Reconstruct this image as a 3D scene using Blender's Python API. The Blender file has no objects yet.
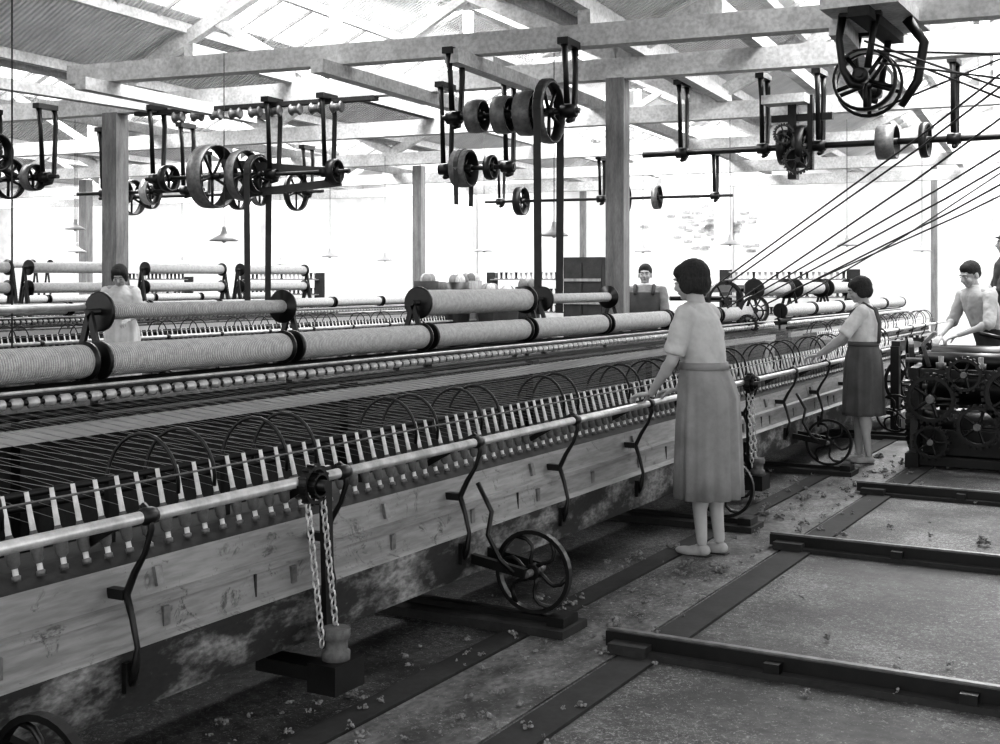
import bpy, math, random
from mathutils import Vector, Matrix, noise
random.seed(3)
V=Vector
S=bpy.context.scene
# ------------------------------------------------------------------ materials
def mat(name,v,rough=.7,metal=0,v2=None,scale=6,stretch=(1,1,1),bump=0,detail=6,lo=.35,hi=.65,fine=0):
    m=bpy.data.materials.new(name); m.use_nodes=True
    nt=m.node_tree; N=nt.nodes; L=nt.links
    b=N['Principled BSDF']; b.inputs['Roughness'].default_value=rough; b.inputs['Metallic'].default_value=metal
    if v2 is None: v2=v*.8
    tc=N.new('ShaderNodeTexCoord'); mp=N.new('ShaderNodeMapping'); mp.inputs['Scale'].default_value=stretch
    L.new(tc.outputs['Object'],mp.inputs[0])
    n=N.new('ShaderNodeTexNoise'); n.inputs['Scale'].default_value=scale; n.inputs['Detail'].default_value=detail
    n.inputs['Roughness'].default_value=.65
    L.new(mp.outputs[0],n.inputs['Vector'])
    r=N.new('ShaderNodeValToRGB'); r.color_ramp.elements[0].position=lo; r.color_ramp.elements[1].position=hi
    r.color_ramp.elements[0].color=(v2,v2,v2,1); r.color_ramp.elements[1].color=(v,v,v,1)
    L.new(n.outputs['Fac'],r.inputs[0])
    out=r.outputs[0]
    if fine:
        n2=N.new('ShaderNodeTexNoise'); n2.inputs['Scale'].default_value=scale*9; n2.inputs['Detail'].default_value=4
        L.new(mp.outputs[0],n2.inputs['Vector'])
        r2=N.new('ShaderNodeValToRGB'); r2.color_ramp.elements[0].position=.35; r2.color_ramp.elements[1].position=.6
        g=1-fine; r2.color_ramp.elements[0].color=(g,g,g,1)
        L.new(n2.outputs['Fac'],r2.inputs[0])
        mx=N.new('ShaderNodeMixRGB'); mx.blend_type='MULTIPLY'; mx.inputs[0].default_value=1
        L.new(out,mx.inputs[1]); L.new(r2.outputs[0],mx.inputs[2]); out=mx.outputs[0]
    L.new(out,b.inputs['Base Color'])
    if bump:
        bp=N.new('ShaderNodeBump'); bp.inputs['Strength'].default_value=bump; bp.inputs['Distance'].default_value=.01
        L.new(n.outputs['Fac'],bp.inputs['Height']); L.new(bp.outputs[0],b.inputs['Normal'])
    return m
def specks(m,scale,thr,val,w=.06,patch=1.1):
    nt=m.node_tree; N=nt.nodes; L=nt.links; b=N['Principled BSDF']
    src=b.inputs['Base Color'].links[0].from_socket
    tc=N.new('ShaderNodeTexCoord'); n=N.new('ShaderNodeTexNoise'); n.inputs['Scale'].default_value=scale; n.inputs['Detail'].default_value=5; n.inputs['Roughness'].default_value=.8
    n.inputs['Distortion'].default_value=1.2
    L.new(tc.outputs['Object'],n.inputs['Vector'])
    n3=N.new('ShaderNodeTexNoise'); n3.inputs['Scale'].default_value=patch; n3.inputs['Detail'].default_value=3
    L.new(tc.outputs['Object'],n3.inputs['Vector'])
    ad=N.new('ShaderNodeMath'); ad.operation='MULTIPLY_ADD'; ad.inputs[1].default_value=.35; L.new(n3.outputs['Fac'],ad.inputs[0]); L.new(n.outputs['Fac'],ad.inputs[2])
    r=N.new('ShaderNodeValToRGB'); r.color_ramp.elements[0].position=thr; r.color_ramp.elements[1].position=thr+w
    L.new(ad.outputs[0],r.inputs[0])
    mx=N.new('ShaderNodeMixRGB'); L.new(r.outputs[0],mx.inputs[0]); L.new(src,mx.inputs[1]); mx.inputs[2].default_value=(val,val,val,1)
    L.new(mx.outputs[0],b.inputs['Base Color'])
def wavebump(m,scale,dirn,strength=.5,dist=.01,dark=None):
    nt=m.node_tree; N=nt.nodes; L=nt.links; b=N['Principled BSDF']
    tc=N.new('ShaderNodeTexCoord'); w=N.new('ShaderNodeTexWave'); w.bands_direction=dirn; w.inputs['Scale'].default_value=scale
    w.inputs['Distortion'].default_value=2.5; w.inputs['Detail'].default_value=3
    L.new(tc.outputs['Object'],w.inputs[0])
    bp=N.new('ShaderNodeBump'); bp.inputs['Strength'].default_value=strength; bp.inputs['Distance'].default_value=dist
    L.new(w.outputs['Fac'],bp.inputs['Height']); L.new(bp.outputs[0],b.inputs['Normal'])
    if dark is not None:
        src=b.inputs['Base Color'].links[0].from_socket
        r=N.new('ShaderNodeValToRGB'); r.color_ramp.elements[0].color=(dark,)*3+(1,); r.color_ramp.elements[1].position=.6
        L.new(w.outputs['Fac'],r.inputs[0])
        mx=N.new('ShaderNodeMixRGB'); mx.blend_type='MULTIPLY'; mx.inputs[0].default_value=1
        L.new(src,mx.inputs[1]); L.new(r.outputs[0],mx.inputs[2]); L.new(mx.outputs[0],b.inputs['Base Color'])
    return m
M=dict(
 iron=mat('black_iron',.010,.4,.2,.004,12),
 steel=mat('worn_steel',.6,.32,.4,.36,14),
 gsteel=mat('dull_steel',.2,.45,.4,.1,20),
 wood=mat('beam_wood',.72,.8,0,.50,3,(1,1,1),.3,fine=.25),
 woodD=mat('dark_wood',.025,.8,0,.010,5,fine=.3),
 post=mat('post_wood',.25,.8,0,.14,4,(4,4,.6),.3,fine=.2),
 panel=mat('carriage_panel_wood',.29,.55,0,.16,2.5,(3,.35,3),.2,fine=.25),
 lower=mat('stained_lower_board',.26,.7,0,.010,5,(1,.7,1.6),.3,lo=.46,hi=.66,fine=.5),
 bar=mat('creel_board',.42,.6,0,.32,4,(3,.4,3)),
 stick=mat('spindle_tube',.68,.5,0,.5,30),
 cop=mat('cop_yarn',.13,.9,0,.08,40),
 yarn=mat('yarn_roll',.60,.95,0,.44,26,fine=.25),
 thread=mat('thread',.32,.8,0,.25,30),
 roof=mat('roof_sheet',.88,.7,0,.70,2),
 plaster=mat('whitewashed_brick',.90,.9,0,.74,.5,fine=.12),
 skin=mat('skin',.38,.6,0,.33,10),
 hair=mat('hair',.022,.85,0,.010,40,(3,3,.5),.4),
 blouse=mat('blouse_cloth',.46,.9,0,.38,8,bump=.15),
 shirtg=mat('grey_shirt_cloth',.25,.9,0,.18,8,bump=.15),
 apron=mat('apron_cloth',.24,.9,0,.17,6,bump=.15),
 pinafore=mat('pinafore_cloth',.09,.9,0,.06,6,bump=.15),
 white=mat('white_cloth',.62,.9,0,.5,8,bump=.15),
 dark=mat('dark_cloth',.05,.9,0,.03,8,bump=.2),
 shoe=mat('slipper',.38,.7,0,.3,12),
 sole=mat('shoe_sole',.03,.8),
 lip=mat('lips',.15,.5), eye=mat('eye',.02,.3),
 belt=mat('leather_belt',.025,.6,0,.012,8),
 lint=mat('lint',.27,1,0,.13,60),
 shade=mat('enamel_shade',.34,.4,0,.27),
 cord=mat('cord',.04,.8),
 brickp=mat('bare_brick',.45,.9,0,.25,12),
)
wavebump(M['yarn'],24,'Y',.6,.006,.6)
specks(M['panel'],9,.77,.055,.10,2.0)
# ------------------------------------------------------------------ mesh builder
class MB:
    def __init__(s): s.v=[];s.f=[];s.m=[];s.sm=[];s.mats=[]
    def mi(s,m):
        m=M[m]
        if m not in s.mats: s.mats.append(m)
        return s.mats.index(m)
    def add(s,vs,fs,m,smooth=False):
        o=len(s.v); i=s.mi(m); s.v+= [V(p) for p in vs]
        for f in fs: s.f.append([k+o for k in f]); s.m.append(i); s.sm.append(smooth)
    def box(s,c,d,m,rot=None):
        c=V(c); vs=[]
        for x in(-.5,.5):
            for y in(-.5,.5):
                for z in(-.5,.5):
                    p=V((x*d[0],y*d[1],z*d[2]))
                    if rot: p=rot@p
                    vs.append(c+p)
        s.add(vs,[(0,1,3,2),(4,6,7,5),(0,4,5,1),(2,3,7,6),(0,2,6,4),(1,5,7,3)],m)
    def beam(s,p0,p1,w,h,m,up=(0,0,1)):
        p0=V(p0);p1=V(p1);d=(p1-p0); 
        if d.length<1e-6:return
        dn=d.normalized(); u=V(up)
        if abs(dn.dot(u))>.98:u=V((0,1,0))
        sx=dn.cross(u).normalized(); uz=sx.cross(dn).normalized()
        vs=[]
        for p in(p0,p1):
            for a,b in((-1,-1),(1,-1),(1,1),(-1,1)): vs.append(p+sx*a*w/2+uz*b*h/2)
        s.add(vs,[(3,2,1,0),(4,5,6,7),(0,1,5,4),(1,2,6,5),(2,3,7,6),(3,0,4,7)],m)
    def frame(s,d):
        d=V(d).normalized(); a=V((0,0,1)) if abs(d.z)<.9 else V((0,1,0))
        x=d.cross(a).normalized(); y=d.cross(x).normalized(); return d,x,y
    def lathe(s,o,d,prof,m,n=16,mlist=None,caps=True,smooth=True):
        d,x,y=s.frame(d); o=V(o); vs=[];fs=[]
        for t,r in prof:
            for k in range(n):
                a=2*math.pi*k/n; vs.append(o+d*t+(x*math.cos(a)+y*math.sin(a))*r)
        base=len(s.v); s.v+=vs
        for i in range(len(prof)-1):
            mm=s.mi(mlist[i] if mlist else m)
            for k in range(n):
                k2=(k+1)%n
                s.f.append([base+i*n+k,base+i*n+k2,base+(i+1)*n+k2,base+(i+1)*n+k]); s.m.append(mm); s.sm.append(smooth)
        if caps:
            s.f.append([base+k for k in range(n)][::-1]); s.m.append(s.mi(mlist[0] if mlist else m)); s.sm.append(False)
            s.f.append([base+(len(prof)-1)*n+k for k in range(n)]); s.m.append(s.mi(mlist[-1] if mlist else m)); s.sm.append(False)
    def cyl(s,p0,p1,r0,m,r1=None,n=12):
        p0=V(p0);p1=V(p1); 
        if r1 is None:r1=r0
        s.lathe(p0,p1-p0,[(0,r0),((p1-p0).length,r1)],m,n)
    def tube(s,pts,r,m,n=6,closed=False):
        pts=[V(p) for p in pts]; k=len(pts); vs=[];fs=[]
        px=None
        for i,p in enumerate(pts):
            a=pts[(i-1)%k] if (closed or i>0) else p; b=pts[(i+1)%k] if (closed or i<k-1) else p
            d=(b-a).normalized()
            if px is None: _,x,y=s.frame(d)
            else:
                x=(px-d*px.dot(d)); x=x.normalized() if x.length>1e-6 else s.frame(d)[1]
            y=d.cross(x); px=x
            rr=r[i] if isinstance(r,(list,tuple)) else r
            for j in range(n):
                t=2*math.pi*j/n; vs.append(p+(x*math.cos(t)+y*math.sin(t))*rr)
        for i in range(k if closed else k-1):
            i2=(i+1)%k
            for j in range(n):
                j2=(j+1)%n; fs.append((i*n+j,i*n+j2,i2*n+j2,i2*n+j))
        if not closed: fs+= [tuple(range(n))[::-1],tuple((k-1)*n+j for j in range(n))]
        s.add(vs,fs,m,True)
    def ell(s,c,r,m,rot=None,nu=14,nv=9,jit=0):
        c=V(c); vs=[];fs=[]
        for i in range(1,nv):
            ph=math.pi*i/nv
            for j in range(nu):
                th=2*math.pi*j/nu
                q=1+(random.uniform(-jit,jit) if jit else 0)
                p=V((r[0]*math.sin(ph)*math.cos(th)*q,r[1]*math.sin(ph)*math.sin(th)*q,r[2]*math.cos(ph)*q))
                if rot:p=rot@p
                vs.append(c+p)
        t=V((0,0,r[2]));b=-t
        if rot:t=rot@t;b=rot@b
        vs+=[c+t,c+b]; T=len(vs)-2
        for i in range(nv-2):
            for j in range(nu):
                j2=(j+1)%nu; fs.append((i*nu+j,(i+1)*nu+j,(i+1)*nu+j2,i*nu+j2))
        for j in range(nu):
            j2=(j+1)%nu; fs.append((T,j,j2)); fs.append((T+1,(nv-2)*nu+j2,(nv-2)*nu+j))
        s.add(vs,fs,m,True)
    def ring(s,c,axis,R,w,th,m,n=32):
        s.lathe(V(c)-V(axis).normalized()*w/2,axis,[(0,R-th),(0,R),(w,R),(w,R-th),(0,R-th)],m,n,caps=False,smooth=False)
    def wheel(s,c,axis,R,w,m,spokes=6,th=.02,curved=False,hub=.035,sr=.009):
        d,x,y=s.frame(axis); c=V(c)
        s.ring(c,axis,R,w,th,m)
        s.cyl(c-d*w*.7,c+d*w*.7,hub,m)
        for k in range(spokes):
            a=2*math.pi*k/spokes; pts=[]
            for q in range(6):
                t=q/5; aa=a+(.55*math.sin(t*math.pi)*.9 if curved else 0)
                rr=hub*.7+(R-th*.6-hub*.7)*t
                pts.append(c+(x*math.cos(aa)+y*math.sin(aa))*rr)
            s.tube(pts,[sr*1.3,sr*1.1,sr,sr,sr*1.1,sr*1.3],m)
    def gear(s,c,axis,R,w,m,teeth=24,spokes=5):
        d,x,y=s.frame(axis); c=V(c)
        s.wheel(c,axis,R*.93,w,m,spokes,R*.16,hub=R*.2,sr=R*.07)
        for k in range(teeth):
            a=2*math.pi*k/teeth; e=x*math.cos(a)+y*math.sin(a); f=-x*math.sin(a)+y*math.cos(a)
            s.beam(c+e*R*.9,c+e*R*1.04,R*.13,w,m,up=d)
    def pulley(s,c,axis,R,w,m='iron',face='gsteel',spokes=5):
        d,x,y=s.frame(axis); c=V(c)
        s.lathe(c-d*w/2,axis,[(0,R-.02),(0,R),(w*.5,R+.006),(w,R),(w,R-.02),(0,R-.02)],m,28,mlist=[m,face,face,m,m],caps=False)
        s.cyl(c-d*w*.55,c+d*w*.55,.04,m)
        for k in range(spokes):
            a=2*math.pi*k/spokes+.3
            s.cyl(c,c+(x*math.cos(a)+y*math.sin(a))*(R-.012),.018,m,n=6)
    def loft(s,rings,m,cap=True):
        n=len(rings[0]); vs=[p for r in rings for p in r]; fs=[]
        for i in range(len(rings)-1):
            for j in range(n):
                j2=(j+1)%n; fs.append((i*n+j,i*n+j2,(i+1)*n+j2,(i+1)*n+j))
        if cap: fs+=[tuple(range(n))[::-1],tuple((len(rings)-1)*n+j for j in range(n))]
        s.add(vs,fs,m,True)
    def xf(s,Mx,start=0):
        for i in range(start,len(s.v)): s.v[i]=Mx@s.v[i]
    def obj(s,name,parent=None,mods=None):
        me=bpy.data.meshes.new(name); me.from_pydata([tuple(p) for p in s.v],[],s.f)
        for m in s.mats: me.materials.append(m)
        me.polygons.foreach_set('material_index',s.m); me.polygons.foreach_set('use_smooth',s.sm); me.update()
        o=bpy.data.objects.new(name,me); S.collection.objects.link(o)
        if parent: o.parent=parent
        return o
def empty(name,loc=(0,0,0),rz=0):
    o=bpy.data.objects.new(name,None); o.location=loc; o.rotation_euler=(0,0,rz); S.collection.objects.link(o); o.empty_display_size=.2
    return o
BX=V((.9953,.0966,0)); BY=V((-.0966,.9953,0)); BO=V((-5.35,12,0))
def B(a,b,z): return BO+BX*a+BY*b+V((0,0,z))

# ------------------------------------------------------------------ room
M['floor']=mat('mill_floor',.095,.62,0,.016,2.2,(1,1,1),.25,detail=10,lo=.38,hi=.64,fine=.65)
specks(M['floor'],60,.715,.24)
M['walk']=mat('worn_walkway_boards',.19,.6,0,.045,3,(1.6,.9,1),.2,lo=.40,hi=.62,fine=.5)
specks(M['walk'],50,.75,.34)
f=MB(); f.box((-15,12,-.05),(75,75,.1),'floor'); f.obj('floor')
f=MB(); f.box((-2.24,9.5,.003),(.42,19,.006),'walk'); f.obj('trim_1')
f=MB(); f.box((-2.52,9.5,.006),(.12,19,.012),'woodD'); f.obj('trim_2')
f=MB(); f.box((-1.93,9.5,.006),(.15,19,.012),'woodD'); f.obj('trim_3')
w=MB()
w.beam(B(-34,18.1,3),B(14,18.1,3),.2,6,'plaster'); w.obj('wall_back')
w=MB(); w.beam(B(-34,-14,3),B(-34,18,3),.2,6,'plaster'); w.obj('wall_left')
w=MB()
for a in(-31,-24,-17,-10.2,-3.2,3.2): w.beam(B(a,17.8,0),B(a,17.8,4.2),.4,.3,'plaster',up=BY)
for a in(-6.8,1.75): w.beam(B(a,17.55,0),B(a,17.55,4.1),.14,.14,'post',up=BY)
w.obj('trim_pilasters')
w=MB()
for k in range(60):
    i=random.gauss(-3.6,.5); z=random.gauss(2.9,.28)
    w.beam(B(i,17.99,z),B(i+.22,17.99,z),.02,.07,'brickp')
w.obj('trim_bare_bricks')
# roof
bay=6.9
r=MB(); g=MB(); pu=MB()
def slope(a0,z0,a1,z1,t0,t1,b0,b1,m,bld,th=.02):
    q=lambda t,b:B(a0+(a1-a0)*t,b,z0+(z1-z0)*t)
    A,Bp,C,D=q(t0,b0),q(t1,b0),q(t1,b1),q(t0,b1); up=V((0,0,th))
    bld.add([A,Bp,C,D,A+up,Bp+up,C+up,D+up],[(0,1,2,3),(7,6,5,4),(0,4,5,1),(2,6,7,3),(1,5,6,2),(3,7,4,0)],m)
RZ0,RZ1=4.05,5.7
for k in range(-5,3):
    a0=k*bay; am=a0+bay/2; a1=a0+bay
    for (s0,sz0,s1,sz1) in((a0,RZ0,am,RZ1),(a1,RZ0,am,RZ1)):
        slope(s0,sz0,s1,sz1,0,.42,-16,18,'roof',r); slope(s0,sz0,s1,sz1,.62,1,-16,18,'roof',r)
        for t in(.06,.38,.66,.93):
            P=lambda b:B(s0+(s1-s0)*t,b,sz0+(sz1-sz0)*t-.07)
            pu.beam(P(-16),P(18),.08,.12,'wood')
        bb=-16
        while bb<18:
            q=lambda t:B(s0+(s1-s0)*t,bb,sz0+(sz1-sz0)*t-.03)
            g.beam(q(.38),q(.66),.03,.04,'wood'); bb+=.7
wavebump(M['roof'],4.2,'Y',1,.03,.85)
r.obj('ceiling'); pu.obj('ceiling_purlins'); g.obj('window_1')
def truss(b,aL=-34,aR=13,z=3.72,m='wood'):
    t=MB(); t.beam(B(aL,b,z),B(aR,b,z),.18,.22,m)
    for k in range(-5,2):
        a0=k*bay; am=a0+bay/2; a1=a0+bay
        t.beam(B(a0,b,RZ0-.2),B(am,b,RZ1-.2),.12,.16,m); t.beam(B(a1,b,RZ0-.2),B(am,b,RZ1-.2),.12,.16,m)
        t.beam(B(am,b,z),B(am,b,RZ1-.2),.1,.12,m)
        t.beam(B(am,b,z),B(a0+bay*.25,b,(RZ0+RZ1)/2-.2),.08,.1,m); t.beam(B(am,b,z),B(a0+bay*.75,b,(RZ0+RZ1)/2-.2),.08,.1,m)
    t.obj('roof_truss')
for b in(0,3.6,7.6,11.6,15.2): truss(b)
t=MB(); d=(V((-2.45,10.56,0))-V((-10.7,9.48,0)))
pA=V((-10.7,9.48,3.72)); pB=pA+d*1.6; pB.z=3.72
t.beam(pA,pB,.18,.2,'wood'); t.obj('tie_beam')
def onA(x): 
    k=(x+10.7)/8.25; return V((x,9.48+1.08*k,3.72))
t=MB()
for x in(-7.4,-6.0,-2.6,-10.2,-.9):
    a=onA(x); e=a+BY*2.6; a=a-BY*.45; a.z=e.z=3.55; t.beam(a,e,.14,.13,'wood')
for x in(-9.2,-4.9,-3.7): 
    a=onA(x); a.z=3.9; e=a+BY*5.5; t.beam(a,e,.12,.14,'wood')
for a_ in (-9,-4,-1.5,2.5): t.beam(B(a_,0,3.9),B(a_,15,3.9),.12,.14,'wood')
t.obj('cross_timbers')
def post(a,b,w=.23,top=3.62,m='post'):
    t=MB(); t.beam(B(a,b,0),B(a,b,top),w,w,m,up=BY); t.beam(B(a,b,0),B(a,b,.12),w*1.3,w*1.3,'woodD',up=BY)
    t.obj('timber_post')
post(0,0,.2); post(-6.72,0,.23); post(-6.55,8,.18); post(-13.6,0,.25); post(-14.5,8,.2); post(6.9,0)
t=MB(); 
for i in range(9):
    c=B(-5.6+i*.28,-.2+.0*i,3.48); t.lathe(c-BY*.05,BX,[(0,.05),(.02,.07),(.03,.045),(.12,.045),(.13,.07),(.15,.05)],'gsteel',12)
t.beam(B(-6.2,-.2,3.56),B(-2.8,-.2,3.56),.12,.05,'woodD'); t.obj('spare_bobbin_rack')

# ------------------------------------------------------------------ mule
def roll(mb,x,y0,y1,z,R=.078,fl=.09,m='yarn'):
    L=y1-y0
    pr=[(0,fl*.9),(0,fl),(.018,fl),(.018,R*.93),(.05,R)]; ml=['iron','iron','iron',m]
    q=.05
    while q<L-.1:
        q+=.06; pr.append((q,R*random.uniform(.975,1.0))); ml.append(m)
    pr+=[(L-.03,R*.98),(L-.018,R*.93),(L-.018,fl),(L,fl),(L,fl*.9)]; ml+=[m,m,'iron','iron','iron']
    mb.lathe((x,y0,z),(0,1,0),pr,m,24,mlist=ml[:len(pr)-1])
def mule(dx,dy,y0,y1,cdx=0,chain=(),full=True,wheels=(),jy=None,skip=None):
    root=empty('spinning_mule',(dx,dy,0))
    c=MB(); X=cdx
    prof=[(-2.80,.215),(-2.76,.22),(-2.76,.40),(-2.79,.415),(-2.80,.50),(-2.785,.505),(-2.785,.525),(-2.82,.53),(-2.845,.635),(-2.99,.655),(-3.3,.62),(-3.3,.24)]
    mats=['woodD','lower','panel','panel','panel','panel','panel','panel','woodD','woodD','woodD','woodD']
    n=len(prof)
    for i in range(n):
        a=prof[i]; b=prof[(i+1)%n]
        c.add([(a[0]+X,y0,a[1]),(a[0]+X,y1,a[1]),(b[0]+X,y1,b[1]),(b[0]+X,y0,b[1])],[(0,1,2,3)],mats[i])
    for y in(y0,y1): c.add([(a[0]+X,y,a[1]) for a in prof],[tuple(range(n))],'panel')
    y=y0+.4; i=0
    while y<y1:
        if i%3==0: c.box((X-2.797,y,.458),(.012,.008,.085),'woodD'); c.box((X-2.84,y+.1,.58),(.012,.006,.10),'woodD',Matrix.Rotation(-.23,3,'Y'))
        if i%2==0: c.box((X-2.825,y+.2,.58),(.014,.03,.06),'gsteel',Matrix.Rotation(-.23,3,'Y'))
        c.box((X-2.793,y+.2,.46),(.012,.028,.06),'gsteel')
        y+=.62;i+=1
    c.obj('carriage',root)
    s=MB(); th=MB(); y=y0+.1; st=.085; i=0
    tips=[]
    while y<y1-.1:
        b=V((X-2.905,y,.65)); t=V((X-2.965,y+random.uniform(-.006,.006),.885)); dn=(t-b).normalized()
        L=(t-b).length; cr=.019+.004*random.random(); co=.078+.015*random.random()
        s.lathe(b,dn,[(0,.008),(.0,.013),(.014,.013),(.016,.0085),(.035,.0085),(.045,cr*.8),(co,cr),(.122,.012),(.13,.009),(L,.0068)],'stick',8,
            mlist=['gsteel','gsteel','gsteel','stick','cop','cop','cop','cop','stick'])
        tips.append(t); y+=st;i+=1
    s.obj('spindles',root)
    for t in tips:
        if skip and skip[0]<t.y<skip[1]: continue
        e=V((-4.27,t.y,.955)); mid=(t+e)/2; mid.z-=.012
        th.tube([t,mid,e],.0012,'thread',3)
        if full:
            e2=V((-4.33,t.y+.03,.955)); t2=t+V((0,.03,-.1)); th.tube([t2,e2],.001,'thread',3)
    th.obj('yarn_threads',root)
    r=MB(); r.cyl((X-2.68,y0-.1,.81),(X-2.68,y1+.05,.81),.019,'steel')
    br=MB(); ys=[]
    k=math.ceil((y0-2.65)/.95)
    while 2.65+k*.95<y1: ys.append(2.65+k*.95);k+=1
    for y in ys:
        pts=[(-2.70,.84),(-2.67,.82),(-2.665,.77),(-2.69,.70),(-2.73,.64),(-2.765,.57),(-2.74,.50),(-2.72,.42),(-2.73,.35),(-2.75,.31)]
        br.tube([(X+a,y,b) for a,b in pts],[.012,.013,.010,.009,.011,.013,.010,.009,.013,.016],'iron',6)
        br.beam((X-2.765,y,.57),(X-2.83,y,.57),.03,.03,'iron'); br.box((X-2.757,y,.33),(.03,.045,.09),'iron')
        r.lathe((X-2.68,y-.03,.81),(0,1,0),[(0,.022),(.02,.028),(.04,.028),(.06,.022)],'iron',12)
        br.beam((X-2.70,y,.83),(X-2.93,y,.70),.010,.025,'iron')
    r.obj('front_rail',root); br.obj('rail_brackets',root)
    fa=MB()
    fa.cyl((X-3.10,y0,.85),(X-3.10,y1,.85),.012,'iron',n=8); fa.cyl((X-3.2,y0,.79),(X-3.2,y1,.79),.014,'iron',n=8)
    fa.cyl((X-2.86,y0,.875),(X-2.86,y1,.875),.004,'gsteel',n=5)
    y=y0+.2
    while y<y1:
        for o in(0,.17):
            pts=[]
            for q in range(14):
                a=math.pi*(1.08-q/13*1.2); pts.append((X-3.0+.12*math.cos(a),y+o+.007*q,.86+.14*math.sin(a)))
            fa.tube(pts,.0068,'iron',6)
        fa.beam((X-3.1,y,.86),(X-3.1,y,.62),.02,.03,'iron')
        y+=.55 if int(y*10)%2 else .85
    fa.obj('faller_arms',root)
    k=MB()
    k.box((-4.27,(y0+y1)/2,.845),(.03,y1-y0,.06),'bar')
    k.box((-4.8,(y0+y1)/2,.86),(.95,y1-y0,.05),'woodD')
    k.box((-4.40,(y0+y1)/2,.5),(.04,y1-y0,.65),'woodD')
    y=y0+.3
    while y<y1:
        k.beam((-4.35,y,0),(-4.35,y,.9),.06,.1,'iron'); k.beam((-5.2,y,0),(-5.2,y,.9),.06,.1,'iron'); k.beam((-4.35,y,.3),(-5.2,y,.3),.05,.06,'iron')
        y+=2.3
    prof=[];ml=[];t=0;L=y1-y0
    while t<L:
        prof+=[(t,.012),(t+.01,.024),(t+.05,.024),(t+.06,.012)]; ml+=['steel','steel','gsteel','iron']; t+=.085
    ml=ml[:len(prof)-1]
    k.lathe((-4.28,y0,.985),(0,1,0),prof,'steel',10,mlist=ml)
    k.cyl((-4.30,y0,.925),(-4.30,y1,.925),.018,'iron',n=10)
    k.cyl((-4.24,y0,1.035),(-4.24,y1,1.035),.008,'steel',n=8)
    k.cyl((-4.42,y0,1.0),(-4.42,y1,1.0),.045,'iron',n=12)
    k.obj('delivery_frame',root)
    ro=MB(); y=(jy if jy is not None else y0+.1)
    yy=y
    while y<y1-.5:
        roll(ro,-4.42,y+.02,y+1.36,1.13); y+=1.4
    while yy<y1:
        ro.beam((-4.42,yy,.88),(-4.42,yy,1.16),.02,.03,'iron'); yy+=1.4
    ro.obj('yarn_rolls',root)
    if wheels:
        wm=MB(); tr=MB()
        for y in wheels:
            c0=V((X-2.5,y,.245)); wm.wheel(c0,(0,1,0),.18,.03,'iron',6,.018,curved=True,hub=.035,sr=.009)
            wm.cyl(c0-V((0,.07,0)),c0+V((0,.09,0)),.016,'gsteel')
            wm.beam((X-2.5,y+.07,.25),(X-2.85,y+.07,.30),.03,.05,'iron'); wm.beam((X-2.5,y-.07,.25),(X-2.85,y-.07,.30),.03,.04,'iron')
            wm.tube([(X-2.73,y-.08,.62),(X-2.66,y-.08,.50),(X-2.68,y-.08,.4),(X-2.62,y-.08,.3),(X-2.55,y-.08,.25)],.011,'iron')
            tr.box((X-3.3,y,.02),(2.0,.24,.04),'woodD'); tr.box((X-3.3,y,.0475),(1.85,.045,.035),'iron')
            tr.box((X-2.36,y,.055),(.08,.14,.05),'iron')
        wm.obj('carriage_wheels',root); tr.obj('track_rails',root)
    for y in chain:
        ch=MB(); x=X-2.64
        ch.gear((x,y,.80),(1,0,0),.07,.03,'iron',14,4); ch.cyl((x-.1,y,.80),(x+.06,y,.80),.02,'iron')
        ch.gear((x,y-.0,.80),(1,0,0),.045,.07,'iron',10,4)
        for sgn in(-1,1):
            z=.79;q=0
            while z>.22:
                yy=y+sgn*(.042)+.16*(.8-z)
                pts=[]
                for a in range(8):
                    t=2*math.pi*a/8; u=.011*math.cos(t); vv=.02*math.sin(t)
                    pts.append((x+(u if q%2 else 0),yy+(0 if q%2 else u),z+vv))
                ch.tube(pts,.004,'steel',5,True); z-=.03;q+=1
        y+=.07
        ch.box((x+.02,y+.03,.13),(.12,.17,.10),'iron'); ch.lathe((x+.02,y+.03,.18),(0,0,1),[(0,.045),(0,.05),(.03,.05),(.035,.04),(.07,.04),(.075,.05),(.11,.05)],'cop',16)
        ch.beam((x-.06,y+.1,.12),(x-.06,y+.07,.84),.02,.05,'iron'); ch.beam((x-.3,y+.03,.13),(x,y+.03,.13),.1,.05,'iron')
        ch.beam((x-.1,y+.1,.30),(x+.02,y+.07,.15),.03,.04,'iron')
        ch.obj('chain_drive',root)
    return root
mule(0,0,1.0,14.0,chain=(3.38,8.1),wheels=(2.12,4.72,7.2,9.6,12.0),jy=-.16)
mule(-8.3,0,5.5,20,full=False,wheels=(6,8.5,11,13.5),jy=5.6,skip=(10.9,11.9))
mule(0,0,14.6,21.5,cdx=-1.0,full=False,jy=14.7)
mule(-15,0,8,24,full=False,jy=8.2)
def spool(x,y0,y1,z,R,fl,m='yarn',stand=True):
    s=MB(); roll(s,x,y0,y1,z,R,fl,m); s.cyl((x,y0-.08,z),(x,y1+.08,z),.018,'iron')
    if stand:
        for y in(y0-.06,y1+.06):
            s.beam((x-.14,y,.885),(x,y,z),.02,.035,'iron'); s.beam((x+.14,y,.885),(x,y,z),.02,.035,'iron')
    s.obj('yarn_spool')
spool(-4.62,7.05,8.6,1.345,.088,.11)
spool(-5.0,4.60,6.10,1.335,.042,.105)
spool(-5.0,9.6,11.0,1.335,.045,.11)
for x,z in((-13.0,1.66),(-13.0,1.40),(-19.6,1.8)):
    for y in(7.0,8.9,10.8,12.8,14.8):
        if x<-15 : y+=2
        spool(x,y,y+1.6,z,.07,.10)
for y in(15.5,17.3,19): spool(-5.0,y,y+1.4,1.38,.09,.14)
t=MB()
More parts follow.
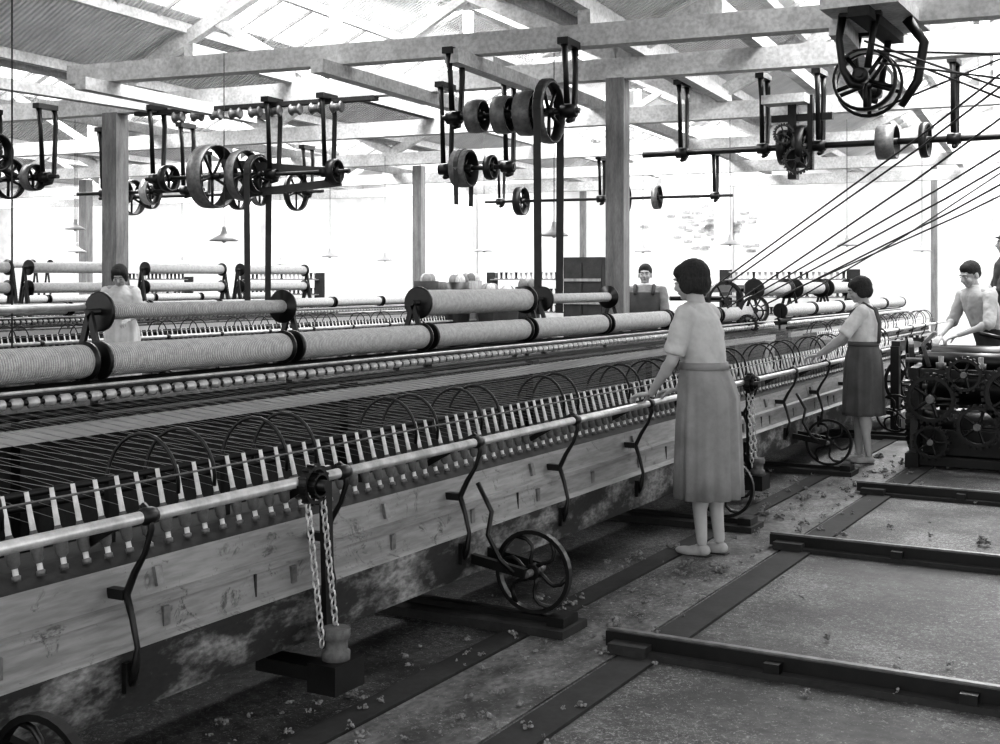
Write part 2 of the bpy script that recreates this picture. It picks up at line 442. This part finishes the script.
for y in(3.35,3.5):
    t.tube([(-5.2,y,.885),(-5.08,y,1.1),(-5.0,y,1.35)],[.03,.022,.03],'iron'); t.tube([(-4.8,y,.885),(-4.92,y,1.1),(-5.0,y,1.35)],[.03,.022,.03],'iron')
t.lathe((-5.0,3.3,1.36),(0,1,0),[(0,.07),(.02,.11),(.05,.11),(.07,.05),(.2,.04)],'iron'); t.cyl((-5.0,3.3,1.36),(-5.0,4.5,1.36),.02,'steel')
t.obj('spool_stand')

# headstock of the main mule
h=MB()
h.beam((-4.75,13.0,.9),(-4.75,13.0,1.45),.06,.1,'iron'); h.beam((-4.75,14.2,.9),(-4.75,14.2,1.4),.06,.1,'iron'); h.beam((-4.75,12.9,1.4),(-4.75,14.3,1.4),.06,.08,'iron')
h.wheel((-4.5,12.95,1.27),(.75,-.65,0),.22,.05,'iron',6,.03); h.wheel((-4.35,13.5,1.16),(.6,-.8,0),.17,.05,'iron',6,.03)
h.gear((-4.3,13.1,1.0),(.6,-.8,0),.12,.05,'iron'); h.cyl((-5.0,12.6,1.3),(-4.5,13.1,1.3),.025,'iron')
h.box((-4.75,13.6,.7),(.3,1.4,.45),'iron'); h.obj('mule_headstock')
# ------------------------------------------------------------------ overhead shafting
def hanger(mb,c,top,axis=BX):
    c=V(c); t=V((c.x,c.y,top)); side=V((0,0,1)).cross(axis).normalized()
    mb.beam(t-side*.16,t+side*.16,.1,.06,'iron')
    mb.tube([t+side*.14,t+side*.17-V((0,0,.2)),c+side*.14+V((0,0,.06)),c+side*.07-V((0,0,.06)),c-side*.02-V((0,0,.09))],[.035,.03,.03,.04,.025],'iron',6)
    mb.tube([t-side*.12,t-side*.08-V((0,0,.25)),c-side*.05+V((0,0,.06))],[.035,.026,.03],'iron',6)
    mb.lathe(c-V(axis)*.07,axis,[(0,.035),(.0,.06),(.14,.06),(.14,.035)],'iron',12)
def shaft(name,c0,L,z,pulleys,hangs,top,ax=BX,r=.025):
    m=MB(); c0=V((c0[0],c0[1],z)); m.cyl(c0,c0+ax*L,r,'iron')
    for t,R,w,fc in pulleys: m.pulley(c0+ax*t,ax,R,w,face=fc)
    for t in hangs: hanger(m,c0+ax*t,top,ax)
    m.obj(name)
shaft('line_shaft',(-6.12,9.76),1.35,3.0,[(.35,.15,.14,'gsteel'),(.62,.17,.14,'gsteel'),(.86,.2,.16,'gsteel'),(1.06,.28,.1,'gsteel')],[.12,1.25],3.6)
shaft('line_shaft',(-11.3,11.15),2.9,2.74,[(.35,.16,.1,'iron'),(1.0,.38,.2,'gsteel'),(1.45,.3,.12,'gsteel'),(1.65,.22,.1,'iron'),(2.7,.14,.1,'iron')],[.15,1.85,2.6],3.6)
shaft('line_shaft',(-7.2,11.4),.9,2.70,[(.3,.2,.18,'gsteel'),(.62,.13,.08,'iron')],[.08,.82],3.6)
shaft('line_shaft',(-13.9,12.4),2.2,2.72,[(.8,.17,.12,'iron'),(1.3,.18,.12,'steel')],[.5,1.9],3.6)
shaft('line_shaft',(-13.2,10.3),1.2,2.75,[(.4,.25,.1,'iron'),(.8,.16,.14,'gsteel')],[.1,1.0],3.6)
shaft('line_shaft',(-16.5,15.2),4.5,2.9,[(.7,.3,.14,'gsteel'),(1.1,.2,.1,'iron'),(2.9,.26,.14,'iron'),(3.3,.2,.1,'gsteel'),(4.0,.3,.1,'iron')],[.3,2.2,4.2],3.6)
shaft('line_shaft',(-11.2,19.3),4.5,2.9,[(.7,.25,.14,'iron'),(2.6,.26,.14,'iron'),(3.2,.2,.1,'gsteel')],[.3,2.2,4.2],3.6)
shaft('line_shaft',(-5.9,14.0),8.2,3.02,[(1.75,.2,.1,'iron'),(1.95,.24,.12,'iron'),(2.9,.19,.2,'gsteel'),(3.3,.19,.08,'iron'),(5.5,.2,.1,'gsteel')],[.5,1.5,2.15,3.6,5.9],3.85,ax=V((1,0,0)),r=.035)
shaft('line_shaft',(-2.33,9.85),1.3,3.12,[(.35,.25,.12,'iron'),(.6,.27,.05,'iron')],[.12,1.0],3.62,ax=BY)
t=MB(); t.box((-2.3,10.35,3.665),(.6,1.3,.09),'wood'); t.beam((-2.3,9.7,3.58),(-2.3,11.0,3.58),.16,.08,'woodD')
t.tube([(-2.05,10.3,3.6),(-1.92,10.3,3.4),(-1.97,10.3,3.1),(-2.1,10.3,2.9)],[.05,.04,.04,.03],'iron'); t.obj('bearing_platform')
t=MB(); t.box((-4.1,13.9,3.55),(.5,.3,.1),'wood'); t.beam((-4.05,14,3.6),(-4.05,14,2.65),.1,.12,'iron'); t.beam((-3.85,14,3.6),(-3.85,14,2.75),.06,.08,'iron'); t.beam((-4.3,14,3.35),(-3.6,14,3.35),.06,.08,'iron'); t.gear((-3.95,13.8,2.85),(.4,-.9,0),.16,.06,'iron'); t.gear((-4.1,13.8,3.15),(.4,-.9,0),.12,.06,'iron'); t.obj('belt_shifter')
t=MB(); t.tube([(-11.3,8.6,3.6),(-11.4,8.7,3.2),(-11.3,8.8,2.8),(-11.0,9.0,2.6)],[.07,.05,.05,.03],'iron',8); t.pulley((-11.1,8.8,2.85),BX,.2,.12); t.beam((-11.3,8.5,3.62),(-11.2,11.6,3.62),.14,.12,'wood'); t.obj('shaft_hanger')
def vbelt(c,R,z,w=.07,k=.9):
    m=MB(); c=V(c)
    d=BY
    a=c-d*R; b=c+d*R
    m.beam(a,V((c.x,c.y,z))-d*R*k,w,.008,'belt',up=BY); m.beam(b,V((c.x,c.y,z))+d*R*k,w,.008,'belt',up=BY); 
    pts=[]
    for i in range(13):
        q=math.pi*i/12; pts.append(c+d*(-math.cos(q))*(R+.01)+V((0,0,math.sin(q)*(R+.01))))
    for p_,q_ in zip(pts[:-1],pts[1:]): m.beam(p_,q_,w,.01,'belt')
    m.obj('drive_belt')
vbelt(V((-6.12,9.76,3.0))+BX*1.06,.285,1.2,.07)
vbelt(V((-11.3,11.15,2.74))+BX*1.65,.225,1.1,.08)
vbelt(V((-7.2,11.4,2.70))+BX*.3,.2,2.3,.05)
m=MB(); m.beam((-10.2,11.3,2.9),(-8.55,11.45,2.72),.03,.1,'belt'); m.beam((-10.2,11.3,2.5),(-8.55,11.45,2.62),.03,.09,'belt'); m.obj('drive_belt')
ro=MB()
for s_,e_ in [((-4.55,12.9,1.47),(.5,8,3.9)),((-4.5,13.0,1.45),(.5,8,3.8)),((-4.6,12.9,1.1),(.5,8.1,3.6)),((-4.35,13.5,1.33),(.6,8.3,3.35)),((-4.35,13.6,1.28),(.6,8.4,3.2)),((-4.3,13.6,1.2),(.6,8.5,3.05)),((-4.3,14.2,1.3),(.7,9,3.0)),
   ((-2.3,9.9,3.38),(.2,10.2,2.4)),((-2.2,9.9,3.3),(.2,10.2,2.25)),((-2.2,9.9,3.2),(.3,9.4,2.7)),((-2.3,10.4,2.9),(.3,9.8,3.8)),((-2.3,10.4,3.38),(.3,9.9,3.1)),((-4.2,14.2,1.2),(-1.4,13.9,2.9))]:
    s_=V(s_);e_=V(e_); m_=(s_+e_)/2; m_.z-=.05; ro.tube([s_,m_,e_],.009,'cord',5)
ro.obj('drive_ropes')
def px(u,v,D): 
    s_=D*(u-500)/1240; return V((s_*.8708-D*.4916, s_*.4916+D*.8708, 1.5+(280-v)*D/1240))
for u,v,D in((224,236,12),(554,231,12),(484,248,18),(730,241,17),(847,242,17),(922,248,20),(77,249,19),(330,254,20),(643,249,20),(182,262,22),(75,226,17),(385,258,22),(280,262,24)):
    c=px(u,v,D); t=MB()
    t.lathe(c-V((0,0,.05)),(0,0,1),[(0,.14),(.012,.14),(.04,.09),(.065,.04),(.11,.022),(.14,.02)],'shade',20)
    t.cyl(c+V((0,0,.08)),V((c.x,c.y,3.7)),.005,'cord',n=5); t.ell(c-V((0,0,.04)),(.025,.025,.03),'shade',nu=8,nv=6)
    t.obj('pendant_lamp')
t=MB(); c=px(12,200,8); t.cyl((c.x,c.y,.95),(c.x,c.y,3.9),.006,'cord',n=5); t.obj('hanging_cord')
# ------------------------------------------------------------------ floor rails (opposite mule)
for y in(4.62,6.82,8.85,10.9):
    m=MB(); m.box((.05,y,.012),(4.1,.16,.024),'woodD'); m.box((0,y,.048),(4.2,.055,.06),'iron'); m.box((0,y,.08),(4.2,.028,.012),'gsteel')
    for x in(-1.4,-.7,.2): m.box((x,y-.05,.04),(.06,.05,.04),'iron')
    m.box((-1.98,y+.0,.03),(.16,.2,.04),'woodD'); m.obj('floor_track_rail')
m=MB()
for i in range(330):
    q=random.random()
    if q<.6: x=random.gauss(-2.25,.25); y=random.uniform(2.6,11)
    elif q<.75: x=random.uniform(-3.0,-1.7); y=random.uniform(2.8,5.2)
    else: x=random.uniform(-2.9,.4); y=random.uniform(3.2,11)
    R_=random.uniform(.005,.022)
    if random.random()<.14: R_*=1.7
    for k in range(int(6+R_*280)):
        c=V((x+random.gauss(0,R_*.5),y+random.gauss(0,R_*.5),.012+abs(random.gauss(0,R_*.45))))
        if k%2: m.ell(c,(R_*random.uniform(.25,.5),R_*random.uniform(.25,.5),R_*random.uniform(.2,.4)),'lint',nu=6,nv=4,jit=.4)
        else:
            a=random.uniform(0,6.28); l=R_*random.uniform(.4,.9); b_=c+V((math.cos(a)*l,math.sin(a)*l,random.uniform(-.3,.3)*R_)); b_.z=max(b_.z,.012)
            mid=(c+b_)/2+V((0,0,R_*.3)); m.tube([c,mid,b_],.002,'lint',4)
m.obj('lint_clumps')
# ------------------------------------------------------------------ right machine (gearing frame)
m=MB()
for x in(-2.0,-1.1):
    m.beam((x,10.2,.06),(x,12.0,.06),.1,.12,'iron'); m.beam((x,10.3,0),(x,10.45,.75),.06,.12,'iron'); m.beam((x,11.7,0),(x,11.6,.82),.06,.12,'iron'); m.beam((x,10.3,.75),(x,11.6,.8),.07,.09,'iron')
    m.beam((x,10.4,.4),(x,11.6,.45),.05,.07,'iron'); m.beam((x,10.4,.1),(x,11.6,.7),.04,.05,'iron')
for y,z in((10.3,.06),(11.8,.06),(10.4,.75),(11.6,.8),(11.1,.45)): m.beam((-2.05,y,z),(-1.0,y,z),.07,.07,'iron')
for c,R,ax in(((-1.85,10.2,.56),.2,(0,1,0)),((-1.5,10.2,.36),.17,(0,1,0)),((-1.25,10.2,.62),.22,(0,1,0)),((-1.6,10.2,.76),.14,(0,1,0)),((-1.85,10.2,.22),.14,(0,1,0)),((-1.2,10.15,.3),.16,(0,1,0)),((-2.07,10.7,.35),.26,(1,0,0)),((-2.07,11.2,.6),.2,(1,0,0))):
    m.gear(c,ax,R,.05,'iron',int(R*130))
    m.lathe(V(c)-V(ax)*.06,ax,[(0,R*.16),(.02,R*.18),(.1,R*.18)],'gsteel',12)
for z,y,R in((.84,10.6,.07),(.84,11.0,.10),(.86,11.4,.07),(.6,10.9,.15),(.3,10.6,.14)):
    m.cyl((-1.98,y,z),(-1.05,y,z),R,'iron',n=20); m.cyl((-2.12,y,z),(-.98,y,z),.02,'gsteel',n=8)
m.box((-1.55,11.0,.2),(.8,1.2,.2),'iron'); m.wheel((-2.15,10.9,.84),(1,.3,0),.17,.04,'iron')
m.tube([(-1.2,10.3,.8),(-1.25,10.3,.95),(-1.35,10.3,1.05),(-1.5,10.3,1.08)],.018,'iron'); m.tube([(-1.9,10.4,.8),(-1.95,10.4,.98),(-1.85,10.4,1.08)],.018,'gsteel')
for x in(-1.8,-1.5,-1.3): m.lathe((x,10.35,.79),(0,0,1),[(0,.04),(.05,.04),(.05,.02),(.1,.02)],'gsteel',10)
m.obj('gearing_machine')
m=MB()
m.wheel((-2.45,12.6,.5),(.3,-1,0),.28,.05,'iron',6,.03); m.gear((-2.5,12.9,.72),(.3,-1,0),.22,.05,'iron',26); m.wheel((-2.45,13.4,.4),(.3,-1,0),.3,.06,'iron',6,.03)
m.beam((-2.6,12.5,0),(-2.6,12.5,.85),.08,.1,'iron'); m.beam((-2.6,13.9,0),(-2.6,13.9,.85),.08,.1,'iron'); m.beam((-2.6,12.5,.85),(-2.6,13.9,.85),.08,.1,'iron'); m.beam((-2.6,12.5,.08),(-2.6,13.9,.08),.1,.12,'iron')
m.obj('end_drive_frame')
def rack(c,w,hh,name='spool_rack'):
    m=MB(); c=V(c)
    for x in(0,w):
        m.beam(c+BX*x,c+BX*x+V((0,0,hh)),.06,.3,'woodD',up=BX)
    z=.25
    while z<hh:
        m.beam(c+V((0,0,z)),c+BX*w+V((0,0,z)),.3,.03,'post')
        x=.12
        while x<w-.1:
            m.lathe(c+BX*x+V((0,0,z+.02)),(0,0,1),[(0,.05),(.02,.05),(.02,.03),(.15,.035),(.15,.05),(.17,.05)],'yarn' if random.random()<.5 else 'woodD',8); x+=.14
        z+=.42
    m.obj(name)
rack(B(-9.2,17.2,0),2.2,1.7); rack(B(-3.0,17.2,0),3.0,1.75); rack(B(-17,17.2,0),2.5,1.7); rack(B(-22,17.2,0),3,1.6)
m=MB(); c=px(590,290,22); c.z=.95; m.box(c,(.75,.6,1.9),'woodD'); m.box(c+V((-.18,-.31,0)),(.34,.02,1.7),'woodD'); m.box(c+V((.19,-.31,0)),(.34,.02,1.7),'woodD')
for z in(.3,.7,1.1,1.5): m.box(c+V((0,-.33,z-.95)),(.72,.02,.05),'post')
m.obj('storage_cabinet')
for u in(426,440,458,470,490,506,528):
    c=px(u,280,21+random.uniform(-.8,.8)); m=MB(); hh=random.uniform(.85,1.05); m.lathe((c.x,c.y,0),(0,0,1),[(0,.16),(.6*hh,.19),(1.2*hh,.21),(1.5*hh,.22),(1.5*hh,.19),(1.1*hh,.18)],random.choice(['post','woodD','iron']),16)
    for q in range(5): m.ell((c.x+random.uniform(-.1,.1),c.y+random.uniform(-.1,.1),1.52*hh),(.09,.09,.12),random.choice(['cop','yarn','post']),nu=8,nv=6)
    m.obj('wool_basket')

# ------------------------------------------------------------------ people
def remesh(o,vs,sm=6,fac=.5):
    r=o.modifiers.new('r','REMESH'); r.mode='VOXEL'; r.voxel_size=vs; r.use_smooth_shade=True
    s=o.modifiers.new('s','SMOOTH'); s.factor=fac; s.iterations=sm
def limb(mb,pts,rs,m):
    for i in range(len(pts)-1):
        mb.cyl(pts[i],pts[i+1],rs[i],m,rs[i+1],n=16)
    for p,r_ in zip(pts,rs): mb.ell(p,(r_,r_,r_),m,nu=12,nv=8)
def hand(mb,w,d,n,side,m,curl=.6,sc=1):
    w=V(w);d=V(d).normalized();n=V(n);n=(n-d*n.dot(d)).normalized();sd=d.cross(n); sd=sd if sd.dot(V(side))>0 else -sd
    R=Matrix((sd,d,n)).transposed()
    mb.ell(w+d*.045*sc,(.038*sc,.05*sc,.014*sc),m,R)
    mb.ell(w+d*.03*sc+sd*.015*sc,(.022*sc,.035*sc,.015*sc),m,R)
    for i,(o,L) in enumerate(((.029,.9),(.010,1.0),(-.009,.93),(-.027,.74))):
        p=w+d*.078*sc+sd*o*sc; q0=w+d*.04*sc+sd*o*.8*sc; pts=[q0,p]; ang=curl*.5
        for L2 in(.040,.026,.020):
            dd=(d*math.cos(ang)+n*math.sin(ang)); p=p+dd*L2*L*sc; pts.append(p); ang+=curl
        limb(mb,pts,[.008*sc,.0085*sc,.0075*sc,.007*sc,.0058*sc],m)
    p=w+d*.02*sc+sd*.022*sc; pts=[p]
    for dv,L2 in((sd*.7+d*.6+n*.3,.035),(sd*.35+d*.75+n*.6,.028),(sd*.05+d*.8+n*.7,.022)): p=p+dv.normalized()*L2*sc; pts.append(p)
    limb(mb,pts,[.011*sc,.010*sc,.0085*sc,.007*sc],m)
def person(name,pos,face,H,arms,female=True,headrot=(0,0,0),hair='bob',lean=0,top='blouse',bottom='apron',z0=0,hem=.33,feetoff=(0,0),vest=None):
    k=H/1.6
    root=empty(name,(pos[0],pos[1],z0),math.atan2(-face[0],face[1])); root.scale=(k,k,k)
    sh=.148 if female else .19; hipx=.08
    Ln=lambda x,y,z:(V((x,y+lean*max(0,z-.85),z-abs(lean)*.12*max(0,z-.85))))
    b=MB()
    b.ell((0,0,.88),(.15,.105,.12),'skin'); b.ell(Ln(0,0,1.03),(.11,.085,.14),'skin'); b.ell(Ln(0,.005,1.2),(.13,.09,.15),'skin'); 
    limb(b,[Ln(-sh*.8,0,1.325),Ln(sh*.8,0,1.325)],[.045,.045],'skin')
    legs=[]
    fx=.055 if female else .09
    for sg,fo in((-1,feetoff[0]),(1,feetoff[1])):
        hp=V((sg*hipx,0,.84)); kn=V((sg*(fx+.012),fo*.5+.02,.45)); an=V((sg*fx,fo-.01,.085)); legs.append((hp,kn,an))
        limb(b,[hp,kn,an],[.085,.050,.031],'skin'); b.ell(kn.lerp(an,.3)+V((0,-.016,0)),(.042,.048,.11),'skin')
    hands=MB()
    joints=[]
    for sg,a in zip((-1,1),arms):
        s0=Ln(sg*sh,0,1.305); el=V(a['el']); wr=V(a['wr']); joints.append((s0,el,wr))
        limb(b,[Ln(sg*sh*.4,0,1.3),s0],[.05,.046],'skin')
        limb(b,[s0,el,wr],[.044,.035,.023],'skin'); b.ell(el.lerp(wr,.25),(.034,.034,.05),'skin')
        hand(hands,wr,a.get('d',wr-el),a.get('n',(0,0,-1)),a.get('th',(-sg,0,0)),'skin',a.get('curl',.6))
    limb(b,[Ln(0,-.01,1.3),Ln(0,.005,1.43)],[.055,.046],'skin')
    o=b.obj('body',root); remesh(o,.011,8)
    o=hands.obj('hands',root); remesh(o,.0035,3)
    nb=Ln(0,0,1.40)
    Rm=Matrix.Translation(nb)@(Matrix.Rotation(headrot[2],4,'Z')@Matrix.Rotation(headrot[0],4,'X')@Matrix.Rotation(headrot[1],4,'Y'))@Matrix.Translation(V((0,0,-1.40)))
    h=MB()
    h.ell((0,-.005,1.512),(.072,.092,.088),'skin'); h.ell((0,.03,1.46),(.056,.062,.072),'skin'); h.ell((0,.062,1.412),(.026,.026,.02),'skin')
    limb(h,[V((0,0,1.36)),V((0,0,1.46))],[.045,.045],'skin')
    limb(h,[V((0,.088,1.50)),V((0,.108,1.468)),V((0,.095,1.462))],[.009,.014,.016],'skin')
    h.ell((0,.082,1.515),(.05,.014,.01),'skin')
    for sg in(-1,1): h.ell((sg*.073,-.005,1.478),(.009,.02,.032),'skin'); h.ell((sg*.034,.065,1.46),(.022,.022,.025),'skin')
    h.ell((0,.086,1.436),(.022,.012,.010),'skin')
    h.xf(Rm); o=h.obj('head',root); remesh(o,.005,4)
    e=MB()
    for sg in(-1,1):
        e.ell((sg*.03,.083,1.494),(.013,.009,.006),'white',nu=10,nv=6); e.ell((sg*.03,.0885,1.494),(.006,.005,.006),'eye',nu=8,nv=6)
        e.tube([(sg*.014,.096,1.512),(sg*.03,.094,1.517),(sg*.047,.083,1.511)],.003,'hair',5)
    e.ell((0,.0935,1.437),(.02,.007,.0035),'lip',nu=10,nv=6); e.xf(Rm); e.obj('face_features',root)
    g=MB()
    if hair=='bob':
        g.ell((0,-.014,1.518),(.085,.099,.092),'hair'); g.ell((0,-.036,1.470),(.082,.070,.068),'hair'); g.ell((0,-.048,1.438),(.066,.042,.036),'hair')
        for sg in(-1,1): g.ell((sg*.066,-.008,1.472),(.022,.054,.060),'hair'); g.ell((sg*.038,.025,1.543),(.042,.056,.044),'hair')
        g.ell((0,.028,1.546),(.058,.062,.046),'hair')
    elif hair=='short':
        g.ell((0,-.014,1.530),(.080,.096,.088),'hair'); g.ell((0,-.045,1.49),(.070,.057,.06),'hair'); g.ell((0,.02,1.56),(.062,.066,.048),'hair')
    else:
        g.ell((0,-.012,1.548),(.082,.098,.066),'dark'); g.ell((0,.06,1.548),(.06,.06,.012),'dark'); g.ell((0,-.045,1.49),(.062,.052,.05),'hair')
    g.xf(Rm); o=g.obj('hair',root); remesh(o,.005,10)
    t=bpy.data.textures.new('strand','CLOUDS'); t.noise_scale=.012
    dm=o.modifiers.new('d','DISPLACE'); dm.texture=t; dm.strength=.005
    s=MB()
    for hp,kn,an in legs:
        s.ell((an.x,an.y-.01,.04),(.030,.04,.034),'shoe'); s.ell((an.x*1.05,an.y+.08,.026),(.034,.078,.026),'shoe'); s.ell((an.x,an.y+.03,.033),(.029,.06,.030),'shoe')
    if not female: s.mats=[M['dark']]
    o=s.obj('shoes',root); remesh(o,.006,4)
    s=MB()
    for hp,kn,an in legs: s.box((an.x*1.02,an.y+.05,.006),(.054,.19,.012),'sole')
    s.obj('soles',root)
    c=MB()
    def ring(z,rx,ry,oy=0,n=40,fold=0,nf=9,ph=0):
        R=[]
        for j in range(n):
            a=2*math.pi*j/n; q=1+fold*(math.sin(nf*a+ph)+.5*math.sin((nf*2-3)*a+1.3+ph)); p=Ln(rx*math.cos(a)*q,oy+ry*math.sin(a)*q,z); R.append(p)
        return R
    if female: rings=[(.98,.130,.112),(1.03,.132,.115),(1.1,.142,.12),(1.2,.150,.124),(1.28,.146,.108),(1.335,.11,.078),(1.368,.066,.06)]
    else: rings=[(.86,.165,.125),(.95,.165,.125),(1.05,.17,.128),(1.2,.185,.132),(1.29,.18,.115),(1.345,.13,.08),(1.375,.075,.065)]
    c.loft([ring(z,a,b_) for z,a,b_ in rings],top)
    for (s0,el,wr),sg in zip(joints,(-1,1)):
        inner=V((sg*sh*.55,s0.y,s0.z-.01))
        limb(c,[inner,s0],[.055,.056],top)
        if female: c.cyl(s0,s0.lerp(el,.85),.056,top,.058,n=18)
        else:
            end=el.lerp(wr,.1); c.cyl(s0,el,.06,top,.052,n=18); c.ell(el,(.052,.052,.052),top); c.cyl(el,end,.052,top,.054,n=18)
    o=c.obj('blouse' if female else 'shirt',root); remesh(o,.008,5)
    tt=bpy.data.textures.new('folds','CLOUDS'); tt.noise_scale=.06
    dm=o.modifiers.new('d','DISPLACE'); dm.texture=tt; dm.strength=.016; dm.mid_level=.4
    if vest:
        vm=MB(); vm.loft([ring(z,a+.012,b_+.012) for z,a,b_ in rings[:5]],vest,cap=False); 
        for sg in(-1,1): vm.tube([Ln(sg*.10,.125,1.27),Ln(sg*.105,.06,1.365),Ln(sg*.10,-.09,1.33)],[.022,.022,.022],vest,8)
        vm.obj('waistcoat',root)
    if female:
        sk=MB()
        prof=[(1.035,.128,.112,0),(1.02,.138,.120,.0),(.99,.150,.13,.016),(.92,.170,.148,.028),(.85,.182,.158,.03),(.72,.188,.166,.036),(.58,.19,.17,.045),(.45,.193,.174,.05),(hem,.196,.178,.055),(hem-.002,.19,.172,.055),(.5,.175,.158,.035)]
        sk.loft([ring(z,a,b_,0,96,fo,11) for z,a,b_,fo in prof],bottom,cap=False)
        sk.obj('skirt',root)
        bl=MB(); bl.loft([ring(1.045,.132,.117,n=40),ring(1.045,.143,.128,n=40),ring(1.005,.148,.132,n=40),ring(1.005,.134,.118,n=40)],bottom,cap=False); bl.obj('waistband',root)
        if bottom=='pinafore':
            bb=MB()
            for sg in(-1,1): bb.tube([Ln(sg*.05,-.127,1.03),Ln(sg*.075,-.135,1.2),Ln(sg*.085,-.1,1.32),Ln(sg*.085,-.01,1.375),Ln(sg*.08,.09,1.3),Ln(sg*.07,.133,1.18)],.012,bottom,6)
            bb.obj('pinafore_straps',root)
    else:
        tr=MB()
        tr.loft([ring(z,a,b_) for z,a,b_ in((.78,.15,.12),(.86,.172,.132),(.98,.17,.13),(1.0,.165,.125))],'dark')
        for hp,kn,an in legs: limb(tr,[hp,kn,V((an.x,an.y,.11))],[.1,.075,.062],'dark')
        o=tr.obj('trousers',root); remesh(o,.012,5)
        cl=MB(); cl.loft([[Ln(rx*math.cos(2*math.pi*j/24),ry*math.sin(2*math.pi*j/24),z) for j in range(24)] for z,rx,ry in((1.345,.085,.075),(1.375,.066,.062),(1.395,.060,.058),(1.39,.054,.052))],'white',cap=False); cl.obj('collar',root)
    return root
person('mill_worker_woman',(-2.33,6.43),(-1,.1),1.62,
  [dict(el=(-.19,.12,1.05),wr=(-.125,.28,.864),d=(.0,1,-.12),n=(0,0,-1),th=(1,0,0),curl=.75),
   dict(el=(.20,.14,1.05),wr=(.19,.28,.864),d=(0,1,-.12),n=(0,0,-1),th=(-1,0,0),curl=.75)],
  headrot=(-.22,0,-.1),feetoff=(.02,-.03),hem=.32,lean=.14)
person('mill_worker_woman',(-2.40,10.3),(-1,-.15),1.53,
  [dict(el=(-.20,.17,1.07),wr=(-.15,.36,.93),d=(.1,1,-.25),n=(0,0,-1),th=(1,0,0),curl=.6),
   dict(el=(.21,.14,1.07),wr=(.17,.33,.93),d=(0,1,-.25),n=(0,0,-1),th=(-1,0,0),curl=.6)],
  headrot=(-.3,0,.2),feetoff=(-.04,.05),hem=.42,top='white',bottom='pinafore')
person('mill_worker_man',(-1.70,12.5),(-.8,-.8),1.70,
  [dict(el=(-.26,.24,1.03),wr=(-.12,.45,.93),n=(0,0,-1)),dict(el=(.27,.22,1.05),wr=(.14,.45,.91),n=(0,0,-1))],female=False,hair='short',lean=.38,top='blouse',headrot=(-.35,0,.1))
person('mill_worker_man',(-1.75,13.9),(-1,-.3),1.7,
  [dict(el=(-.24,.10,1.03),wr=(-.12,.32,1.0)),dict(el=(.24,.08,1.05),wr=(.16,.32,.98))],female=False,hair='cap',top='dark',z0=.3)
m=MB(); m.box((-1.75,13.9,.14),(.7,.7,.04),'post'); 
for a in(-.3,.3):
    for b_ in(-.3,.3): m.box((-1.75+a,13.9+b_,.06),(.08,.08,.12),'post')
m.box((-1.75,13.9,.275),(.6,.6,.05),'post'); m.box((-1.75,13.9,.2),(.5,.5,.1),'post'); m.obj('step_platform')
person('mill_worker_man',(-5.75,13.7),(.3,-1),1.68,
  [dict(el=(-.24,.06,1.03),wr=(-.2,.22,.9)),dict(el=(.24,.06,1.05),wr=(.2,.22,.9))],female=False,hair='short',top='shirtg',vest='pinafore')
person('mill_worker_woman',(-10.6,10.1),(.6,-.8),1.7,
  [dict(el=(-.2,.12,1.05),wr=(-.12,.32,1.0)),dict(el=(.2,.12,1.05),wr=(.12,.32,1.0))],hair='bob',lean=.25,headrot=(-.5,0,0),top='white',bottom='white')

# ------------------------------------------------------------------ light
W=bpy.data.worlds.new('World'); S.world=W; W.use_nodes=True
bg=W.node_tree.nodes['Background']; bg.inputs[0].default_value=(1,1,1,1); bg.inputs[1].default_value=2.25
def area(loc,size,sy,energy,rot=(0,0,0)):
    l=bpy.data.lights.new('skylight','AREA'); l.shape='RECTANGLE'; l.size=size; l.size_y=sy; l.energy=energy
    o=bpy.data.objects.new('skylight_lamp',l); o.location=loc; o.rotation_euler=rot; S.collection.objects.link(o)
for k in range(-4,2):
    c=B(k*bay+bay/2,8,5.35); area(c,1.2,20,1600,(0,0,.0966))
cam=bpy.data.cameras.new('cam'); co=bpy.data.objects.new('camera',cam); S.collection.objects.link(co)
co.location=(0,0,1.5); co.rotation_euler=(math.pi/2,0,math.atan2(.4916,.8708)); cam.lens=44.64; cam.sensor_width=36; cam.shift_y=-.092; cam.clip_end=200
S.camera=co
S.view_settings.view_transform='Standard'; S.view_settings.exposure=.12
try: S.view_settings.look='Medium High Contrast'
except Exception as e: print('look',e)
